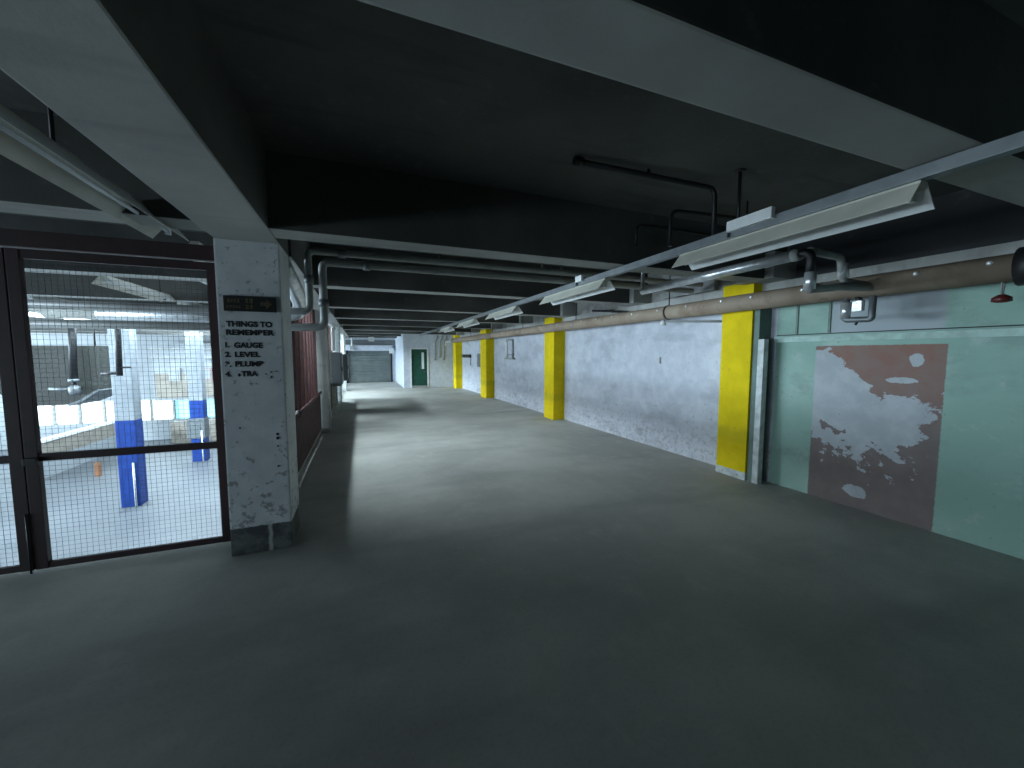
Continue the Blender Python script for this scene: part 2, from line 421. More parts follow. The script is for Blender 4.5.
# concrete band running along the head of the right wall
prism_pts = [(wx(-4)-0.10, -4), (wx(-4)+0.01, -4), (wx(26)+0.01, 20.86), (wx(20.86)-0.10, 20.86)]
struct('trim_1', prism(B(), prism_pts, 'z', 2.665, 2.765), 'conc')
# bank under the corridor slab towards the hall
struct('wall_retaining', bx(B(), -0.98, -0.78, 4.34, 26.3, FH, -0.35), 'hallw')
struct('wall_landing', bx(B(), -11.5, -0.98, 4.14, 4.34, FH, -0.35), 'hallw')
bm = B()
bx(bm, -11.5, -11.2, -4, 4.34, 0, 0.22); bx(bm, -11.5, -11.2, -4, 4.34, 1.2, SLAB); bx(bm, -11.5, -11.2, -4, -2.0, 0.22, 1.2); bx(bm, -11.5, -11.2, 3.2, 4.34, 0.22, 1.2)
for y in (-0.3, 1.45): bx(bm, -11.4, -11.3, y-0.04, y+0.04, 0.22, 1.2)
struct('wall_landing_left', bm, 'hallw')
struct('wall_landing_front', bx(B(), -11.5, -3.96, 4.2, 4.34, 0, SLAB), 'hallw')  # unseen wall, added to keep hall daylight off the landing
# hall walls
bm = B()
bx(bm, -20.4, -0.9, 27.1, 27.4, FH, -1.9); bx(bm, -20.4, -0.9, 27.1, 27.4, -0.72, SLAB)
bx(bm, -20.4, -16.0, 27.1, 27.4, -1.9, -0.72); bx(bm, -7.0, -0.9, 27.1, 27.4, -1.9, -0.72)
struct('wall_hall_end', bm, 'hallw')
bm = B()
bx(bm, -20.4, -20.1, -4, 27.1, FH, -2.1); bx(bm, -20.4, -20.1, -4, 27.1, 2.5, SLAB)
bx(bm, -20.4, -20.1, -4, 2.5, -2.1, 2.5)
for k in range(9): bx(bm, -20.35, -20.12, 2.5+k*3.05, 2.62+k*3.05, -2.1, 2.5)
struct('wall_hall_left', bm, 'hallw')
# glazing strip of the end wall
bm = B()
for k in range(9): bx(bm, -16.0+k*1.0, -15.92+k*1.0, 27.08, 27.2, -1.9, -0.72)
bx(bm, -16.0, -7.0, 27.08, 27.2, -1.94, -1.88); bx(bm, -16.0, -7.0, 27.08, 27.2, -0.74, -0.68)
w = struct('window_1', bm, 'steelp')
for k in range(9):
    obj('window_pane', bx(B(), -15.92+k, -15.0+k, 27.22, 27.24, -1.88, -0.74), 'pane_teal' if k in (6, 7) else 'pane', w)
# far wall of the corridor with the shutter
bm = B()
bx(bm, -1.3, -0.86, 26.0, 26.3, 0, SLAB); bx(bm, -0.86, 1.87, 26.0, 26.3, 2.0, SLAB); bx(bm, 1.87, 5.9, 26.0, 26.3, 0, SLAB)
struct('wall_far', bm, 'block')
# plant room box with the green door
bm = B()
bx(bm, 2.07, 2.46, 20.9, 21.05, 0, 2.82); bx(bm, 2.46, 3.30, 20.9, 21.05, 2.06, 2.82); bx(bm, 3.30, wx(21)+0.02, 20.9, 21.05, 0, 2.82)
bx(bm, 2.07, 2.22, 21.05, 26.0, 0, 2.82); bx(bm, 2.07, wx(21), 20.9, 26.0, 2.82, 2.9)
struct('wall_plant_room', bm, 'block')
# green door
d = struct('door_1', bx(bx(bx(B(), 2.40, 2.47, 20.86, 20.97, 0, 2.12), 3.29, 3.36, 20.86, 20.97, 0, 2.12), 2.40, 3.36, 20.86, 20.97, 2.05, 2.12), 'white')
obj('threshold', bx(B(), 2.47, 3.29, 20.86, 21.0, 0, 0.12), 'conc', d)
leaf = obj('door_leaf', bx(B(), 2.47, 3.29, 20.93, 20.975, 0.12, 2.05, 0.004), 'green', d)
obj('vision_panel', bx(B(), 3.00, 3.13, 20.915, 20.935, 1.0, 1.88, 0.004), 'glass', leaf)
obj('push_plate', bx(B(), 2.94, 3.02, 20.915, 20.935, 1.0, 1.14, 0.004), 'galv', leaf)
obj('door_handle', tube(B(), [(3.22, 20.93, 0.86), (3.22, 20.87, 0.86), (3.08, 20.87, 0.86)], 0.012, 8, 0.02), 'galv', leaf)
# roller shutter
d = struct('door_2', B() if False else bx(B(), -0.80, 1.81, 26.06, 26.09, 0, 2.02), 'roller')
bm = B()
for k in range(20): prism(bm, [(26.06, 0.02+k*0.1), (26.035, 0.05+k*0.1), (26.035, 0.085+k*0.1), (26.06, 0.115+k*0.1)], 'x', -0.80, 1.81)
obj('shutter_slats', bm, 'roller', d)
obj('guide_rail', bx(B(), -0.88, -0.76, 25.93, 26.0, 0, 2.02), 'dark', d)
obj('guide_rail', bx(B(), 1.77, 1.87, 25.93, 26.0, 0, 2.02), 'dark', d)
obj('shutter_box', bx(B(), -0.86, 1.87, 25.55, 25.99, 2.02, 2.34, 0.02), 'block', d)
obj('lintel', bx(B(), -0.9, 2.06, 25.75, 25.99, 2.38, 2.66, 0.01), 'cab', d)
obj('motor_box', bx(B(), 1.66, 1.92, 25.35, 25.55, 1.84, 2.14, 0.02), 'white', d)

# beams
YC = [-1.55, 1.08, 3.68, 6.30, 8.95, 11.55, 14.2, 16.9, 19.5, 22.1, 24.7]
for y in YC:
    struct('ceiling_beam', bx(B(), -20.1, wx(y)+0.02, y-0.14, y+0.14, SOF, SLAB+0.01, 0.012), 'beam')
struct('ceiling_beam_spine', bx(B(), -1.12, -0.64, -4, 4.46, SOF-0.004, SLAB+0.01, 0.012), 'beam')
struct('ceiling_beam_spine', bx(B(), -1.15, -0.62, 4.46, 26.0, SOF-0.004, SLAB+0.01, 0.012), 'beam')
struct('kerb_trim', bx(B(), -0.99, -0.90, 4.46, 26.0, 0, 0.11, 0.01), 'conc')

# ------------------------------------------------------------------ big pillar and its writing
pil = thing('concrete_pillar', 'white chipped concrete pillar with stencilled black words on its front', 'pillar', (-0.885, 4.22, 0))
def at(p): return (p.location.x, p.location.y, p.location.z)
def local(bm, root):
    bmesh.ops.translate(bm, verts=bm.verts, vec=-Vector(root.location)); return bm
obj('shaft', local(bx(B(), -1.125, -0.645, 3.98, 4.46, 0, SOF, 0.012), pil), M['pillar'], pil)
def text_mesh(s, x0, x1, z0, z1, y, mat, parent, name='painted_lettering'):
    cu = bpy.data.curves.new('t', 'FONT'); cu.body = s; cu.size = 1.0; cu.extrude = 0.0; cu.offset = 0.05
    o = bpy.data.objects.new('t', cu); COL.objects.link(o)
    dg = bpy.context.evaluated_depsgraph_get(); dg.update()
    me = bpy.data.meshes.new_from_object(o.evaluated_get(dg))
    COL.objects.unlink(o); bpy.data.objects.remove(o)
    xs = [v.co.x for v in me.vertices]; ys = [v.co.y for v in me.vertices]
    a, b, c, d_ = min(xs), max(xs), min(ys), max(ys)
    pl = parent.location
    for v in me.vertices:
        X = x0 + (v.co.x-a)/(b-a)*(x1-x0); Z = z0 + (v.co.y-c)/(d_-c)*(z1-z0)
        v.co = (X-pl.x, y-pl.y, Z-pl.z)
    me.materials.append(M[mat]); me.name = name
    q = bpy.data.objects.new(name, me); COL.objects.link(q); q.parent = parent
    return q
# px -> pillar front face (the numbers were measured on the face itself)
def pf(px, py):
    f, cx, cy = 385.0, 512.0, 384.0
    p, yw = math.radians(4.4556), math.radians(21.357)
    fw = Vector((math.sin(yw)*math.cos(p), math.cos(yw)*math.cos(p), -math.sin(p))); rt = Vector((math.cos(yw), -math.sin(yw), 0)); up = rt.cross(fw)
    r = fw + rt*((px-cx)/f) - up*((py-cy)/f)
    r *= 3.977/r.y
    return r.x, 1.8 + r.z
FY = 3.977
for s, a, b, t0, t1 in (('THINGS TO', 225.7, 272, 320.6, 326.6), ('REMEMBER', 225.7, 274.3, 329.2, 335.0), ('1.', 225, 229.5, 342, 347.6), ('GAUGE', 233.8, 262.6, 342.2, 348.0),
                        ('2.', 224.6, 231, 351.6, 357.2), ('LEVEL', 234.6, 260.2, 351.6, 357.2), ('3.', 224.8, 231.3, 361.4, 367.0), ('PLUMB', 234.8, 264.2, 361.2, 366.8),
                        ('4.', 224.9, 231.4, 371.4, 376.8), ('TRA', 241, 258, 371, 376.6), ('s', 237.8, 240.6, 373.4, 376.6)):
    x0, z1 = pf(a, t0); x1, _ = pf(b, t0); _, z0 = pf(a, t1)
    text_mesh(s, x0, x1, z0, z1, FY, 'letter', pil)
bm = B()
for px, py, w_, h_ in ((265, 373.5, .012, .010), (270.3, 371.5, .010, .012), (270.5, 376, .010, .02), (275, 371, .022, .008)):
    X, Z = pf(px, py); bx(bm, X, X+w_, FY-.001, FY+.004, Z-h_, Z)
obj('paint_flecks', local(bm, pil), 'letter', pil)
bm = B()
for px, py, r in ((277.5, 434, .012), (277.8, 438, .014), (278, 446, .008), (278.5, 466, .009), (240, 428, .008)):
    X, Z = pf(px, py); tube(bm, [(X, FY-.002, Z), (X, FY+.006, Z)], r, 10)
obj('fixing_holes', local(bm, pil), 'letter', pil)
obj('conduit', local(tube(B(), [(-0.70, 3.955, SOF+0.02), (-0.70, 3.955, SLAB-0.05)], 0.014, 8), pil), 'steelp', pil)
# plaque
(x0, z1), (x1, z0) = pf(223.6, 295.4), pf(276.6, 312.6)
sg = tag(obj('arrow_sign', bx(B(), x0, x1, 3.955, 3.981, z0, z1, 0.004), 'black'), 'black plaque with faded gold lettering and an arrow on the white pillar', 'sign')
h = z1-z0
def bar(a, b, c, d_): obj('letter', bx(B(), x0+(x1-x0)*a, x0+(x1-x0)*b, 3.9525, 3.957, z0+h*c, z0+h*d_), 'gold', sg)
for k in range(5): bar(.06+k*.055, .095+k*.055, .20, .36)
for k in range(4): bar(.08+k*.06, .12+k*.06, .56, .80)
bar(.42, .47, .55, .85); bar(.49, .56, .55, .85); bar(.42, .48, .15, .42); bar(.50, .56, .15, .42)
bm = B()
prism(bm, [(x0+(x1-x0)*a, z0+h*c) for a, c in ((.70, .40), (.81, .40), (.81, .18), (.93, .52), (.81, .86), (.81, .64), (.70, .64))], 'y', 3.9525, 3.957)
obj('arrow', bm, 'gold', sg)

# ------------------------------------------------------------------ mesh gates beside the pillar
def mesh_bm(bm, a0, a1, z0, z1, plane, pitch, r, axis='x'):
    """woven square mesh: crimped round wires, one family in front of the other"""
    n = int((a1-a0)/pitch)
    def P(a, o, z): return (a, plane+o, z) if axis == 'x' else (plane+o, a, z)
    for i in range(n+1):
        a = a0 + (a1-a0)*(i+0.5)/(n+1); tube(bm, [P(a, -r*0.8, z0), P(a, -r*0.8, z1)], r, 5)
    m_ = int((z1-z0)/pitch)
    for i in range(m_+1):
        z = z0 + (z1-z0)*(i+0.5)/(m_+1); tube(bm, [P(a0, r*0.8, z), P(a1, r*0.8, z)], r, 5)
    return bm
def gate(x0, x1, label, ws0, ws1):
    g = thing('wire_mesh_gate', label, 'gate', ((x0+x1)/2, 4.30, 0))
    zt, zb = 2.62, 0.02
    obj('stile', local(bx(B(), x0, x0+ws0, 4.275, 4.325, zb, zt, 0.004), g), 'maroon', g)
    obj('stile', local(bx(B(), x1-ws1, x1, 4.275, 4.325, zb, zt, 0.004), g), 'maroon', g)
    obj('top_rail', local(bx(B(), x0+ws0, x1-ws1, 4.28, 4.32, zt-0.07, zt, 0.004), g), 'maroon', g)
    obj('bottom_rail', local(bx(B(), x0+ws0, x1-ws1, 4.28, 4.32, zb, zb+0.05, 0.004), g), 'maroon', g)
    obj('middle_rail', local(bx(B(), x0+ws0, x1-ws1, 4.28, 4.32, 0.925, 0.985, 0.004), g), 'maroon', g)
    obj('mesh_panel', local(mesh_bm(B(), x0+ws0-0.01, x1-ws1+0.01, zb+0.03, zt-0.03, 4.30, 0.0385, 0.0012), g), 'wire', g)
    return g
g1 = gate(-2.553, -1.205, 'wire mesh gate in dark red frame hung beside the white pillar', 0.078, 0.065)
obj('latch', local(bx(B(), -2.555, -2.47, 4.245, 4.275, 0.90, 0.96, 0.004), g1), 'dark', g1)
g2 = gate(-3.95, -2.561, 'wire mesh gate leaf at the left edge, dark framed, farthest from the pillar', 0.065, 0.085)
obj('drop_bolt', local(tube(B(), [(-2.575, 4.266, 0.0), (-2.575, 4.266, 0.5)], 0.007, 8), g2), 'dark', g2)
hd = tag(obj('gate_frame', bx(bx(B(), -3.97, -1.126, 4.26, 4.34, 2.635, 2.765, 0.005), -1.20, -1.127, 4.27, 4.33, 0.0, 2.64, 0.004), 'maroon'),
         'dark red steel head and jamb framing the mesh gates', 'gate frame')

# ------------------------------------------------------------------ left row beyond the pillar
def left_col(y, label, mat='steelp', w=0.46):
    c = thing('row_column', label, 'column', (-0.93, y, 0))
    obj('shaft', local(bx(B(), -1.16, -0.70, y-w/2, y+w/2, 0, SOF, 0.012), c), mat, c)
    return c
left_col(9.88, 'grey concrete column standing between the red fence and the grey cabinets', 'conc')
left_col(15.4, 'pale concrete column behind the grey cabinets on the left', 'trim')
left_col(20.6, 'farthest pale concrete column on the left near the roller shutter', 'trim')
# red steel fence: posts, rail, mesh
fc = thing('steel_fence', 'dark red steel upright fence on the kerb between white pillar and grey column', 'fence', (-0.95, 7.0, 0.11))
for k in range(8):
    y = 6.6 + k*0.41
    obj('post', local(prism(B(), [(-1.05, y-0.022), (-0.93, y-0.03), (-0.915, y-0.03), (-0.915, y+0.03), (-0.93, y+0.03), (-0.93, y-0.012), (-1.05, y-0.006)], 'z', 0.11, 2.765), fc), 'red', fc)
obj('handrail', local(tube(B(), [(-0.868, 4.52, 0.93), (-0.868, 9.62, 0.94)], 0.028, 10), fc), 'red', fc)
obj('rail_knob', local(ball(B(), (-0.868, 6.28, 0.93), 0.055), fc), 'dark', fc)
obj('mesh_panel', local(mesh_bm(B(), 6.9, 9.6, 0.13, 2.68, -0.985, 0.075, 0.0024, 'y'), fc), 'wire', fc)
def corrugated(y0, y1, z0, z1, xc, pitch=0.12, d=0.012, th=0.006):
    n = int((y1-y0)/(pitch/4)); front = []; back = []
    for i in range(n+1):
        yy = y0 + (y1-y0)*i/n; xx = xc + d*(1, 1, -1, -1)[i % 4]
        front.append((xx+th, yy)); back.append((xx-th, yy))
    return prism(B(), front + back[::-1], 'z', z0, z1)
obj('lower_sheet', local(corrugated(4.47, 9.6, 0.115, 0.925, -0.893), fc), 'red', fc)
fd = thing('steel_fence', 'dark red steel fence beyond the grey column, partly behind the cabinets', 'fence', (-0.95, 12.5, 0.11))
for y in (10.3, 10.9, 11.5, 12.9, 13.6, 14.3, 14.9):
    obj('post', local(bx(B(), -1.005, -0.93, y-0.03, y+0.03, 0.11, 2.70, 0.004), fd), 'red', fd)
obj('handrail', local(tube(B(), [(-0.868, 10.2, 0.93), (-0.868, 14.95, 0.94)], 0.028, 10), fd), 'red', fd)
obj('mesh_panel', local(mesh_bm(B(), 10.2, 15.0, 0.13, 2.68, -0.985, 0.09, 0.0026, 'y'), fd), 'wire', fd)
obj('lower_sheet', local(corrugated(10.15, 15.1, 0.115, 0.925, -0.893), fd), 'red', fd)
def cabinet(y0, y1, z0, z1, x1, label):
    c = thing('electrical_cabinet', label, 'cabinet', (-0.78, (y0+y1)/2, 0))
    obj('body', local(bx(B(), -0.835, x1, y0, y1, z0, z1, 0.012), c), 'cab', c)
    d_ = obj('door', local(bx(B(), x1, x1+0.02, y0+0.05, y1-0.05, z0+0.05, z1-0.05, 0.005), c), 'cab', c)
    obj('door_handle', local(bx(B(), x1+0.02, x1+0.04, y0+0.10, y0+0.14, (z0+z1)/2-0.06, (z0+z1)/2+0.06, 0.004), c), 'dark', d_)
    obj('leg', local(bx(B(), -0.825, -0.725, y0+0.06, y0+0.14, 0, z0, 0.006), c), 'trim', c)
    obj('leg', local(bx(B(), -0.825, -0.725, y1-0.14, y1-0.06, 0, z0, 0.006), c), 'trim', c)
    return c
cabinet(12.3, 13.4, 0.86, 1.85, -0.56, 'grey steel cabinet on legs, nearer of two along the left row')
cabinet(15.7, 17.0, 0.80, 1.80, -0.50, 'grey steel cabinet beside the pale column, second along the left row')
pb = thing('wall_board', 'white hanging board above the grey cabinets on the left', 'board', (-0.86, 14.6, 1.9))
obj('panel', local(bx(B(), -0.88, -0.84, 13.6, 15.1, 1.9, 2.74, 0.006), pb), 'white', pb)
obj('batten', local(bx(B(), -0.84, -0.81, 13.6, 15.1, 2.64, 2.72, 0.004), pb), 'trim', pb)
pb = thing('wall_board', 'white hanging board nearest the roller shutter on the left', 'board', (-0.80, 19.8, 1.9))
obj('panel', local(bx(B(), -0.78, -0.73, 19.25, 20.3, 1.85, 2.74, 0.006), pb), 'white', pb)
obj('batten', local(bx(B(), -0.73, -0.70, 19.25, 20.3, 2.64, 2.72, 0.004), pb), 'trim', pb)
# pipes beside the pillar
p1 = thing('steel_pipe', 'upper grey pipe crossing under the ceiling and dropping beside the white pillar', 'pipe', (-0.49, 4.62, 2.4))
obj('pipe_run', local(tube(B(), [(wx(4.6)-0.3, 4.62, 2.88), (-0.49, 4.62, 2.88), (-0.49, 4.62, 2.25), (-1.0, 4.66, 2.24), (-3.2, 4.7, 2.24)], 0.036, 14, 0.07), p1), 'steelp', p1)
obj('coupling', local(tube(B(), [(-0.2, 4.62, 2.88), (-0.12, 4.62, 2.88)], 0.047, 14), p1), 'galv', p1)
obj('coupling', local(tube(B(), [(-0.49, 4.62, 2.62), (-0.49, 4.62, 2.54)], 0.047, 14), p1), 'galv', p1)
for x in (0.9, 2.35): obj('hanger', local(tube(B(), [(x, 4.62, 2.9), (x, 4.62, SLAB+.01)], 0.008, 6), p1), 'dark', p1)
p2 = thing('steel_pipe', 'lower grey pipe crossing under the ceiling and turning into the fence', 'pipe', (-0.39, 4.80, 2.1))
obj('pipe_run', local(tube(B(), [(wx(4.8)-0.3, 4.80, 2.81), (-0.37, 4.80, 2.81), (-0.37, 4.80, 2.10), (-1.0, 4.84, 2.08), (-3.2, 4.86, 2.08)], 0.042, 14, 0.08), p2), 'steelp', p2)
obj('coupling', local(tube(B(), [(0.05, 4.80, 2.81), (0.13, 4.80, 2.81)], 0.054, 14), p2), 'galv', p2)
obj('coupling', local(tube(B(), [(-0.37, 4.80, 2.40), (-0.37, 4.80, 2.32)], 0.054, 14), p2), 'galv', p2)
for x in (0.92, 2.32): obj('hanger', local(tube(B(), [(x, 4.80, 2.83), (x, 4.80, SLAB+.01)], 0.008, 6), p2), 'dark', p2)
p3 = thing('lagged_pipe', 'fat foil lagged pipe emerging from behind the white pillar', 'pipe', (-0.78, 5.2, 2.5))
obj('pipe_run', local(tube(B(), [(-0.71, 4.47, 2.70), (-0.68, 4.9, 2.56), (-0.66, 5.35, 2.40), (-0.70, 5.45, 2.30), (-1.2, 5.5, 2.24), (-2.6, 5.5, 2.24)], 0.085, 16, 0.10), p3), 'foil', p3)
obj('hanger', local(tube(B(), [(-0.68, 4.95, 2.6), (-0.68, 4.95, SOF)], 0.01, 6), p3), 'dark', p3)

# ------------------------------------------------------------------ yellow columns on the right wall
def ycol(y0, y1, dep, label, plinth=False):
    yc = (y0+y1)/2
    c = thing('wall_column', label, 'column', (wx(yc)-dep/2, yc, 0))
    x0 = wx(yc)-dep; x1 = wx(yc)+0.05
    obj('shaft', local(bx(B(), x0, x1, y0, y1, 0.10 if plinth else 0.0, 2.80, 0.01), c), 'yellow', c)
    if not plinth: return c
    pl = obj('plinth', local(bx(B(), x0-0.006, x1, y0-0.004, y1+0.004, 0, 0.11, 0.005), c), 'trim', c)
    bm = B()
    for yy in (y0+0.12, y1-0.12): tube(bm, [(x0-0.012, yy, 0.055), (x0, yy, 0.055)], 0.012, 8)
    obj('anchor_bolts', local(bm, c), 'steelp', pl)
    return c
ycol(3.79, 4.27, 0.26, 'nearest yellow painted column on the right wall, beside green paint', True)
ycol(9.28, 9.86, 0.33, 'second yellow painted column along the right wall from the viewer')
ycol(14.9, 15.7, 0.33, 'third yellow painted column along the right wall, beside a small grey box')
ycol(19.75, 20.4, 0.33, 'farthest yellow painted column, in the corner near the green door')
# unpainted near flank of first column + white post and rails of the green boarding
tag(obj('column_side_board', bx(B(), wx(3.7)-0.235, wx(3.7)-0.004, 3.705, 3.785, 0, 2.60, 0.004), 'greenboard'), 'grey green board against the near side of the first yellow column', 'board')
pst = thing('boarding_post', 'white scuffed timber post beside the nearest yellow column', 'post', (wx(3.66)-0.15, 3.66, 0))
obj('upright', local(bx(B(), wx(3.66)-0.255, wx(3.66)-0.165, 3.615, 3.70, 0, 2.0, 0.006), pst), 'trim', pst)
def slant(y0, y1, d0, d1, z0, z1):
    return prism(B(), [(wx(y0)-d1, y0), (wx(y1)-d1, y1), (wx(y1)-d0, y1), (wx(y0)-d0, y0)], 'z', z0, z1)
struct('trim_2', slant(-4, 3.615, -0.01, 0.06, 1.955, 2.025), 'greent')
struct('trim_3', slant(-4, 3.615, -0.01, 0.012, 2.045, 2.056), 'black')
tag(obj('joint_strip', bx(B(), wx(3.0)-0.014, wx(3.0)+0.02, 2.985, 3.01, 2.06, 2.62), 'greengrey'), 'dark vertical joint strip above the green rail, nearer of two', 'strip')
tag(obj('joint_strip', bx(B(), wx(3.37)-0.014, wx(3.37)+0.02, 3.355, 3.38, 2.06, 2.62), 'greengrey'), 'dark vertical joint strip above the green rail, closer to the yellow column', 'strip')

# ------------------------------------------------------------------ brown lagged main
def px_(y): return wx(y) - 0.52
bp = thing('lagged_main_pipe', 'long brown lagged pipe running along the head of the right wall', 'pipe', (px_(10), 10, 2.48))
pts = [(px_(y), y, 2.485) for y in (1.42, 4, 8, 12, 16, 19.6)]
obj('pipe_run', local(tube(B(), pts, 0.112, 20), bp), 'lag', bp)
obj('flange', local(tube(B(), [(px_(1.3), 1.29, 2.485), (px_(1.4), 1.425, 2.485)], 0.15, 20), bp), 'dark', bp)
for y in (1.55, 1.99, 2.53, 2.95, 3.56, 3.99, 4.6, 5.2, 5.83, 6.42, 6.95, 7.5, 8.6, 9.6, 11.0, 12.4, 14.0):
    obj('clip_bolt', local(ball(B(), (px_(y)-0.100, y, 2.53), 0.021), bp), 'bolt', bp)
for y in (5.05, 7.9, 10.9, 13.6, 16.4, 19.0):
    obj('strap', local(tube(B(), [(px_(y), y-0.018, 2.485), (px_(y), y+0.018, 2.485)], 0.119, 20), bp), 'dark' if y in (5.05, 13.6) else 'steelp', bp)
    obj('hanger', local(tube(B(), [(px_(y), y, 2.59), (px_(y), y, SLAB+0.01)], 0.009, 6), bp), 'dark', bp)
obj('tail_pipe', local(tube(B(), [(px_(19.6), 19.55, 2.46), (px_(20.3), 20.3, 2.45), (px_(20.6)-0.15, 20.6, 2.45), (px_(20.6)-0.15, 20.6, 2.25)], 0.035, 10, 0.06), bp), 'trim', bp)
# sensor arm by the first column
sa = thing('sensor_arm', 'thin pipe arm with a white head below the brown pipe by the first yellow column', 'sensor', (4.9, 5.0, 2.33))
obj('arm', local(tube(B(), [(wx(4.3)-0.18, 4.345, 2.29), (wx(5.4)-0.32, 5.38, 2.36)], 0.014, 8), sa), 'steelp', sa)
obj('head', local(tube(B(), [(wx(5.4)-0.32, 5.38, 2.30), (wx(5.4)-0.32, 5.38, 2.345), (wx(5.4)-0.32, 5.38, 2.40), (wx(5.4)-0.32, 5.38, 2.44)], [0.05, 0.05, 0.03, 0.02], 12), sa), 'white', sa)
# red fitting under the pipe near the flange
rf = thing('red_fitting', 'dark red round fitting hanging under the flanged end of the brown pipe', 'fitting', (4.84, 1.50, 2.3))
cx_ = px_(1.5)
obj('cap', local(tube(B(), [(cx_, 1.50, 2.215), (cx_, 1.50, 2.225), (cx_, 1.50, 2.255), (cx_, 1.50, 2.28)], [0.03, 0.058, 0.055, 0.02], 16), rf), 'redcap', rf)
obj('bracket', local(tube(tube(B(), [(cx_-0.012, 1.50, 2.27), (cx_-0.025, 1.50, 2.40)], 0.006, 6), [(cx_+0.012, 1.50, 2.27), (cx_+0.03, 1.50, 2.40)], 0.006, 6), rf), 'steelp', rf)

# ------------------------------------------------------------------ foil lagged branch pipe with risers
sp = thing('foil_lagged_pipe', 'shiny foil lagged pipe hung beside the near light fitting', 'pipe', (3.7, 3.3, 2.69))
obj('pipe_run', local(tube(B(), [(3.72, 2.36, 2.70), (3.70, 4.44, 2.68)], 0.052, 16), sp), 'foil', sp)
obj('far_riser', local(tube(B(), [(3.70, 4.40, 2.68), (3.70, 4.44, 2.68), (3.70, 4.44, 3.0), (3.70, 4.44, SLAB)], 0.026, 12), sp), 'foil', sp)
obj('elbow', local(tube(B(), [(3.72, 2.42, 2.70), (3.72, 2.27, 2.70), (3.72, 2.27, 2.50)], 0.036, 14, 0.07), sp), 'dark', sp)
obj('elbow_collar', local(tube(B(), [(3.72, 2.43, 2.70), (3.72, 2.36, 2.70)], 0.055, 16), sp), 'steelp', sp)
obj('drop_sleeve', local(tube(B(), [(3.72, 2.27, 2.52), (3.72, 2.27, 2.37)], 0.045, 14), sp), 'foil', sp)
obj('cross_arm', local(tube(B(), [(3.72, 2.27, 2.40), (3.72, 2.27, 2.375), (4.2, 2.30, 2.43), (px_(2.3)-0.10, 2.33, 2.46)], 0.040, 14, 0.03), sp), 'steelp', sp)
obj('branch_riser', local(tube(B(), [(3.74, 2.30, 2.715), (4.30, 2.36, 2.72), (4.36, 2.36, 2.50), (px_(2.36)-0.10, 2.36, 2.49)], 0.034, 14, 0.06), sp), 'steelp', sp)
obj('riser_sleeve', local(tube(B(), [(4.335, 2.36, 2.67), (4.357, 2.36, 2.53)], 0.045, 14), sp), 'foil', sp)
for y in (2.9, 3.3):
    obj('hanger', local(tube(B(), [(3.71, y, 2.74), (3.71, y, SLAB+0.01)], 0.009, 6), sp), 'dark', sp)
# trap loop beneath the brown pipe
tl = thing('trap_loop', 'square foil wrapped valve loop hanging below the brown pipe', 'valve', (4.72, 2.42, 2.3))
X_ = px_(2.44)
obj('loop', local(tube(B(), [(X_-0.02, 2.56, 2.40), (X_-0.02, 2.56, 2.16), (X_-0.02, 2.33, 2.15), (X_-0.02, 2.33, 2.40)], 0.030, 12, 0.03), tl), 'galv', tl)
obj('sleeve', local(tube(B(), [(X_-0.02, 2.56, 2.34), (X_-0.02, 2.56, 2.17)], 0.045, 14), tl), 'foil', tl)
obj('valve_body', local(bx(B(), X_-0.06, X_+0.0, 2.40, 2.49, 2.24, 2.35, 0.01), tl), 'foil', tl)
obj('union_nut', local(tube(B(), [(X_-0.02, 2.45, 2.33), (X_-0.02, 2.45, 2.40)], 0.035, 6), tl), 'dark', tl)
obj('drain_cock', local(tube(B(), [(X_-0.02, 2.44, 2.15), (X_-0.03, 2.46, 2.10)], 0.012, 8), tl), 'dark', tl)

# ------------------------------------------------------------------ trunking and light fittings
tr = thing('cable_trunking', 'long grey steel trunking carrying the row of unlit light fittings on the right', 'trunking', (2.72, 9, 2.73))
obj('channel', local(bx(B(), 2.69, 2.755, -2.0, 19.4, 2.695, 2.762, 0.003), tr), 'galv', tr)
for y in (0.3, 5.0, 7.6, 10.2, 12.9, 15.5, 18.2):
    obj('hanger', local(tube(B(), [(2.722, y, 2.75), (2.722, y, SLAB+0.01)], 0.009, 6), tr), 'dark', tr)
def fitting_at(name, L):
    """unlit twin reflector batten, running +y from origin; z=0 at its top"""
    t = bpy.data.objects.new(name, None); COL.objects.link(t); t.empty_display_size = 0.1
    obj('housing', bx(B(), -0.034, 0.034, 0.0, L, -0.035, 0.0, 0.003), 'cream', t)
    for s in (-1, 1):
        prof = [(0.034*s, -0.012), (0.122*s, -0.122), (0.119*s, -0.126), (0.113*s, -0.120), (0.030*s, -0.018)]
        obj('reflector', prism(B(), prof, 'y', 0.0, L), 'cream' if s < 0 else 'white', t)
    for s in (-1, 1):
        q = obj('lamp_holder', bx(B(), -0.018, 0.018, 0.03 if s < 0 else L-0.06, 0.06 if s < 0 else L-0.03, -0.095, -0.035, 0.003), 'white', t)
    obj('tube', tube(B(), [(0, 0.06, -0.075), (0, L-0.06, -0.075)], 0.013, 12), 'tube', t)
    return t
proto = fitting_at('light_fitting', 1.62)
proto.location = (2.745, 1.15, 2.695)
GR = 'unlit fluorescent fittings under the right trunking'
tag(proto, 'nearest unlit white trough light fitting under the right trunking', 'light', GR)
for k, (y, lab) in enumerate(((3.92, 'second unlit trough light fitting along the right trunking, above grey concrete'), (6.75, 'third unlit trough light fitting along the right trunking'),
                              (9.6, 'fourth unlit trough light fitting along the right trunking'), (12.45, 'fifth unlit trough light fitting, farthest one on the right trunking'))):
    dup(proto, (2.745, y, 2.695), lab)
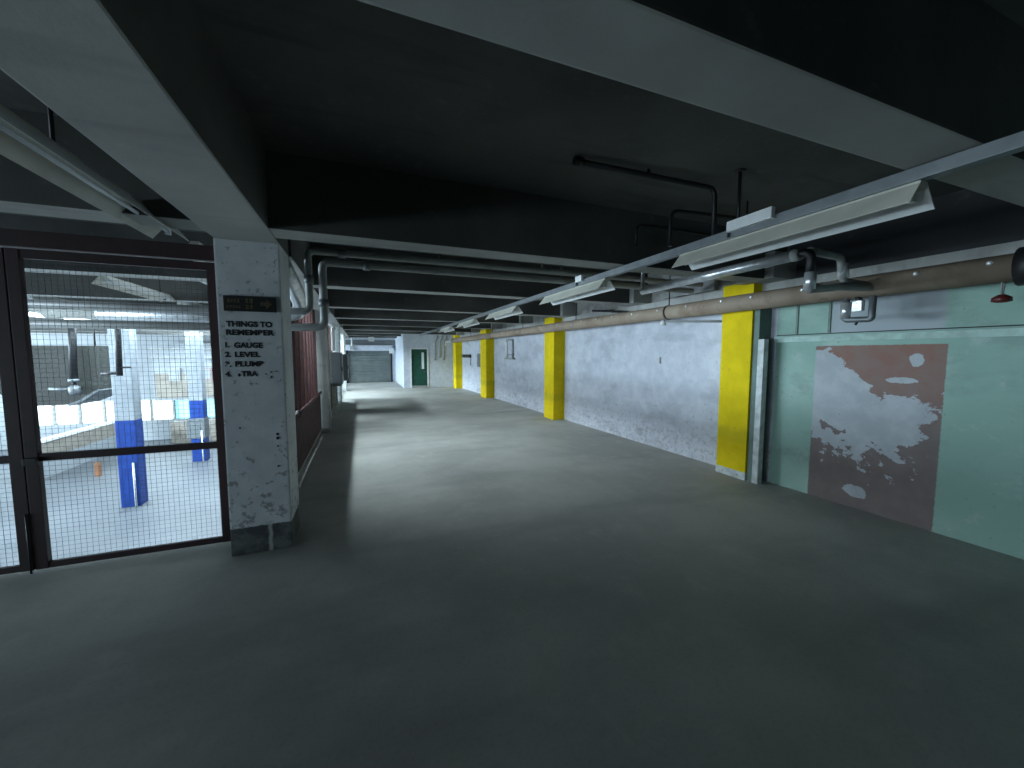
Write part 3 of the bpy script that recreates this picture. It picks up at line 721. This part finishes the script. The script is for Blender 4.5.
def gear(y0, y1, label):
    g = thing('gear_tray', label, 'gear tray', (2.70, (y0+y1)/2, 2.765))
    obj('tray', local(bx(B(), 2.650, 2.689, y0, y1, 2.735, 2.812, 0.003), g), 'white', g)
    obj('end_bracket', local(bx(B(), 2.66, 2.689, y1, y1+0.012, 2.70, 2.80, 0.002), g), 'galv', g)
gear(1.89, 2.24, 'short white gear tray on top of the trunking above the nearest light')
gear(4.35, 4.50, 'tiny white gear tray on the trunking above the second light')
# left fitting on rods, and its continuation in the hall
lf = fitting_at('light_fitting', 1.95)
lf.location = (-1.43, 2.10, 2.86)
tag(lf, 'unlit white trough light fitting at upper left, near side of the mesh gates', 'light', 'unlit fluorescent fittings over the left side')
for y in (0.66, 1.60): obj('hanger', tube(B(), [(0, y, -0.01), (0, y, SLAB-2.86+0.01)], 0.010, 6), 'dark', lf)
dup(lf, (-1.43, 4.55, 2.86), 'unlit trough light fitting just beyond the mesh gate by the pillar')
HG = 'fluorescent fittings hung across the lower hall'
nn = 0
hall_lights = [(-3.2, 6.9, 'nearest white trough fitting of the hall row behind the gate'), (-3.2, 9.4, 'second white trough fitting of the hall row behind the gate'), (-3.2, 12.0, 'third white trough fitting of the hall row behind the gate'),
               (-5.4, 9.4, 'white trough fitting in the hall above the hanging duct box, nearer'), (-5.4, 12.0, 'white trough fitting in the hall above the hanging duct box, farther'),
               (-7.8, 12.0, 'white trough fitting in the hall left of the blue column, nearer'), (-7.8, 14.7, 'white trough fitting in the hall left of the blue column, farther')]
for x, y, lab in hall_lights: dup(lf, (x, y, 2.86), lab, HG)

# ------------------------------------------------------------------ black pipes under the near slab
k1 = thing('black_pipe', 'black iron pipe crossing the near ceiling slab and bending down', 'pipe', (2.3, 2.72, 3.3))
obj('pipe_run', local(tube(B(), [(1.62, 2.75, 3.31), (3.02, 2.69, 3.29), (3.03, 2.69, 2.78)], 0.022, 10, 0.08), k1), 'dark', k1)
obj('end_cap', local(tube(B(), [(1.60, 2.75, 3.31), (1.67, 2.75, 3.31)], 0.033, 10), k1), 'dark', k1)
obj('clip', local(tube(B(), [(2.3, 2.72, 3.30), (2.3, 2.72, SLAB+0.005)], 0.012, 6), k1), 'dark', k1)
k2 = thing('black_pipe', 'lower black pipe loop behind the nearest light fitting', 'pipe', (3.4, 3.1, 3.2))
obj('pipe_run', local(tube(B(), [(2.98, 3.18, 2.90), (2.98, 3.18, 3.26), (3.2, 3.16, 3.26), (4.4, 3.05, 3.26), (4.4, 3.05, SLAB)], 0.020, 10, 0.10), k2), 'dark', k2)
k3 = thing('black_rod', 'black ceiling rod with flange standing beside the black pipes', 'rod', (3.03, 2.45, 3.35))
obj('rod', local(tube(B(), [(3.03, 2.45, SLAB), (3.03, 2.45, 2.80)], 0.014, 8), k3), 'dark', k3)
obj('ceiling_flange', local(tube(B(), [(3.03, 2.45, SLAB+0.004), (3.03, 2.45, SLAB-0.02)], 0.04, 12), k3), 'dark', k3)
k4 = thing('black_pipe', 'thin black pipe loop farthest behind the nearest light fitting', 'pipe', (2.9, 3.35, 3.2))
obj('pipe_run', local(tube(B(), [(2.75, 3.42, 2.95), (2.75, 3.42, 3.16), (2.95, 3.40, 3.16), (4.6, 3.36, 3.14), (4.6, 3.36, SLAB)], 0.016, 8, 0.08), k4), 'dark', k4)

# ------------------------------------------------------------------ far wall bits
cd = []
for k, (x, zb) in enumerate(((3.72, 1.55), (3.98, 1.68), (4.2, 1.55))):
    c = thing('wall_conduit', ('left', 'middle', 'right')[k] + ' one of three pale conduits dropping down the far blue-white wall', 'conduit', (x, 20.86, zb))
    obj('conduit_tube', local(tube(B(), [(x+0.12, 20.86, 2.8), (x+0.12, 20.86, 2.62), (x, 20.86, 2.5), (x, 20.86, zb)], 0.022, 8, 0.06), c), 'steelp', c)
    obj('outlet_box', local(bx(B(), x-0.05, x+0.05, 20.83, 20.9, zb-0.09, zb, 0.005), c), 'steelp', c)
sw = tag(obj('small_outlet', bx(B(), 4.55, 4.63, 20.87, 20.9, 0.95, 1.05, 0.005), 'block'), 'small pale outlet box low on the far blue-white wall', 'outlet')
# hooks / rack near the farthest column
rk = thing('coat_rack', 'dark hook rack on the wall between the two farthest yellow columns', 'rack', (wx(18.9), 18.9, 1.6))
obj('back_rail', local(bx(B(), wx(18.9)-0.05, wx(18.9)+0.02, 18.1, 19.6, 1.62, 1.78, 0.006), rk), 'black', rk)
for y in (18.25, 18.65, 19.05, 19.45):
    obj('hook', local(tube(B(), [(wx(y)-0.05, y, 1.66), (wx(y)-0.13, y, 1.66), (wx(y)-0.13, y, 1.72)], 0.012, 6, 0.03), rk), 'steelp', rk)
obj('hanging_strap', local(bx(B(), wx(18.2)-0.03, wx(18.2)+0.02, 18.14, 18.24, 1.25, 1.62), rk), 'steelp', rk)
wb = thing('wall_box', 'small grey box on the wall beside the third yellow column', 'box', (wx(16.4), 16.4, 1.2))
obj('box_body', local(bx(B(), wx(16.4)-0.14, wx(16.4)+0.02, 16.1, 16.75, 1.22, 1.82, 0.01), wb), 'cab', wb)
obj('lid', local(bx(B(), wx(16.4)-0.155, wx(16.4)-0.14, 16.13, 16.72, 1.25, 1.79, 0.004), wb), 'cab', wb)
cp = thing('wall_pipe_loop', 'white pipe bend on the wall between second and third yellow columns', 'pipe', (wx(13.1), 13.1, 1.7))
X_ = wx(13.1)-0.04
obj('outer_pipe', local(tube(B(), [(X_, 14.3, 2.22), (X_, 13.45, 2.30), (X_, 13.45, 1.62)], 0.045, 10, 0.08), cp), 'white', cp)
obj('inner_pipe', local(tube(B(), [(X_, 13.45, 2.30), (X_, 12.85, 2.30), (X_, 12.85, 1.62)], 0.035, 10, 0.08), cp), 'steelp', cp)
obj('foot_clamp', local(bx(B(), X_-0.05, X_+0.05, 12.7, 13.6, 1.60, 1.66, 0.004), cp), 'steelp', cp)
obj('upper_clamp', local(bx(B(), X_-0.05, X_+0.05, 12.8, 13.2, 1.75, 1.80, 0.004), cp), 'steelp', cp)
mk = tag(obj('wall_hook', bx(B(), wx(5.75)-0.02, wx(5.75)+0.02, 5.74, 5.78, 1.62, 1.74, 0.004), 'steelp'), 'small dark hook on the white wall before the second yellow column', 'hook')
sl = thing('ceiling_speaker', 'small white device on a bracket under the far ceiling before the shutter', 'device', (0.45, 20.0, 2.6))
obj('case', local(bx(B(), 0.36, 0.62, 19.9, 20.15, 2.42, 2.62, 0.02), sl), 'white', sl)
obj('bracket', local(tube(B(), [(0.5, 20.0, 2.61), (0.5, 20.0, SLAB+0.01)], 0.02, 8), sl), 'dark', sl)
hb = thing('valve_stand', 'grey pipe and valve beside the left end of the roller shutter', 'pipe', (-0.7, 25.0, 2.2))
obj('riser', local(tube(B(), [(-0.50, 25.4, 2.15), (-0.50, 25.4, SLAB)], 0.05, 10), hb), 'trim', hb)
obj('valve_body', local(bx(B(), -0.61, -0.39, 25.3, 25.50, 2.05, 2.30, 0.02), hb), 'steelp', hb)

# concrete pads at beam bearings on the right wall
for i, y in enumerate(YC[2:9]):
    struct('beam_bearing', bx(B(), wx(y)-0.42, wx(y)+0.02, y-0.26, y+0.26, 2.765, 3.10, 0.015), 'conc')
jb = tag(obj('junction_panel', bx(B(), wx(5.65)-0.085, wx(5.65)-0.015, 4.55, 5.65, 2.80, 3.25, 0.01), 'steelp'), 'grey flat panel above the brown pipe past the first yellow column', 'panel')
cb = tag(obj('hanging_cable', tube(B(), [(wx(7.4)-0.35, 7.5, 2.77), (wx(6.8)-0.3, 6.9, 2.70), (wx(6.3)-0.3, 6.3, 2.60)], 0.022, 8, 0.2), 'dark'), 'short black cable looping down to the brown pipe', 'cable')

# ------------------------------------------------------------------ lower hall
def hcol(x0, y0, label, w=0.58, wrap=False):
    c = thing('hall_column', label, 'column', (x0+w/2, y0+w/2, FH))
    obj('shaft', local(bx(B(), x0, x0+w, y0, y0+w, FH, SOF, 0.015), c), 'blue', c)
    obj('corner_conduit', local(tube(B(), [(x0+w-0.1, y0-0.03, FH), (x0+w-0.1, y0-0.03, FH+1.4)], 0.03, 8), c), 'white', c)
    if wrap: obj('notice_wrap', local(bx(B(), x0-0.12, x0+w+0.02, y0-0.03, y0+w+0.03, -1.95, -1.05, 0.01), c), 'cab', c)
    return c
hcol(-7.12, 15.36, 'nearer white hall column with blue lower half seen through the mesh', 0.48)
hcol(-7.12, 20.86, 'farther white and blue hall column wrapped with a pale grey notice', 0.50, True)
hcol(-12.8, 15.36, 'white and blue hall column hidden behind the left gate leaf', 0.58)
# hanging ventilation unit
au = thing('ventilation_unit', 'olive grey boxy ventilation unit hanging in the hall behind the gates', 'ventilation unit', (-9.3, 18.2, 2.0))
prof = [(-11.0, 2.08), (-11.0, 0.75), (-10.55, 0.22), (-10.1, 0.10), (-9.22, 0.10), (-8.86, 0.25), (-8.38, 0.62), (-8.30, 2.08)]
obj('casing', local(prism(B(), prof, 'y', 17.4, 19.0), au), 'ahu', au)
obj('outlet_lip', local(prism(B(), [(-9.20, 0.12), (-8.88, 0.262), (-8.42, 0.60), (-8.38, 0.55), (-8.84, 0.20), (-9.18, 0.05)], 'y', 17.36, 19.0), au), 'cab', au)
for x in (-10.8, -8.5):
    for y in (17.6, 18.8):
        obj('hanger', local(tube(B(), [(x, y, 2.07), (x, y, SLAB+0.01)], 0.02, 6), au), 'dark', au)
v1 = thing('valve_pipe', 'black vertical pipe with silver valve in front of the hanging ventilation unit', 'pipe', (-8.9, 17.2, 1.8))
X_ = -8.92
obj('riser', local(tube(B(), [(X_+0.1, 17.2, SLAB), (X_, 17.2, 0.95)], 0.10, 12), v1), 'dark', v1)
obj('union', local(tube(B(), [(X_, 17.2, 0.98), (X_, 17.2, 0.87)], 0.14, 12), v1), 'galv', v1)
obj('valve_body', local(tube(B(), [(X_, 17.2, 0.77), (X_, 17.2, 0.70), (X_, 17.2, 0.55), (X_, 17.2, 0.45)], [0.08, 0.15, 0.15, 0.10], 12), v1), 'galv', v1)
obj('spindle', local(tube(B(), [(X_, 17.2, 0.90), (X_, 17.2, 0.74)], 0.06, 8), v1), 'dark', v1)
obj('branch', local(tube(B(), [(X_, 17.2, 0.62), (X_-0.62, 17.2, 0.66)], 0.055, 10), v1), 'galv', v1)
v2 = thing('drop_pipe', 'black drop pipe with side tee in front of the nearer blue hall column', 'pipe', (-6.62, 14.8, 1.8))
X_ = -6.66
obj('riser', local(tube(B(), [(X_+0.06, 14.8, SLAB), (X_, 14.8, 1.16)], 0.075, 12), v2), 'dark', v2)
obj('side_branch', local(tube(B(), [(X_, 14.8, 1.24), (X_-0.42, 14.85, 1.23)], 0.05, 10), v2), 'dark', v2)
obj('tap_lever', local(bx(B(), X_+0.06, X_+0.26, 14.76, 14.84, 1.38, 1.43, 0.004), v2), 'dark', v2)
# low parapet with railing on the far left of the hall
pw = thing('low_parapet', 'low pale parapet wall in the hall left of the nearer blue column', 'wall', (-11.6, 22, FH))
obj('wall_body', local(bx(B(), -11.75, -11.55, 19.6, 25.6, FH, -1.62, 0.01), pw), 'beige', pw)
obj('coping', local(bx(B(), -11.85, -11.50, 19.5, 25.7, -1.62, -1.52, 0.01), pw), 'white', pw)
obj('base_board', local(bx(B(), -11.54, -11.50, 19.6, 25.6, FH, -2.25, 0.005), pw), 'hallw', pw)
og = tag(obj('timber_stub', bx(B(), -9.85, -9.7, 19.7, 19.85, FH, -2.45, 0.01), 'orange'), 'short orange timber stub standing on the hall floor by the parapet', 'post')
# raised office block on the end wall
ob = thing('hall_booth', 'pale raised booth with small dark windows at the end of the hall', 'booth', (-8.4, 26.3, 0))
obj('booth_front', local(bx(B(), -10.3, -4.0, 25.9, 26.1, -0.70, 2.4, 0.01), ob), 'hallw', ob)
obj('lower_panel', local(bx(B(), -10.2, -7.6, 25.84, 25.9, -0.55, 0.75, 0.01), ob), 'beige', ob)
for x in (-9.6, -8.9, -8.2):
    wf = obj('booth_window', local(bx(B(), x, x+0.5, 25.8, 25.86, 0.35, 1.05, 0.01), ob), 'pink' if x > -8.5 else 'steelp', ob)
    obj('booth_pane', local(bx(B(), x+0.08, x+0.42, 25.78, 25.81, 0.43, 0.97), ob), 'hallw', wf)
obj('sill_beam', local(bx(B(), -10.3, -4.0, 25.75, 25.9, 1.55, 1.68, 0.01), ob), 'steelp', ob)
obj('head_beam', local(bx(B(), -10.3, -4.0, 25.75, 25.9, 2.02, 2.12, 0.01), ob), 'steelp', ob)
obj('mullion', local(bx(B(), -8.85, -8.65, 25.78, 25.9, 1.68, 2.02), ob), 'steelp', ob)
obj('under_wall', local(bx(B(), -9.6, -4.0, 25.6, 26.1, FH, -1.85, 0.01), ob), 'beige', ob)
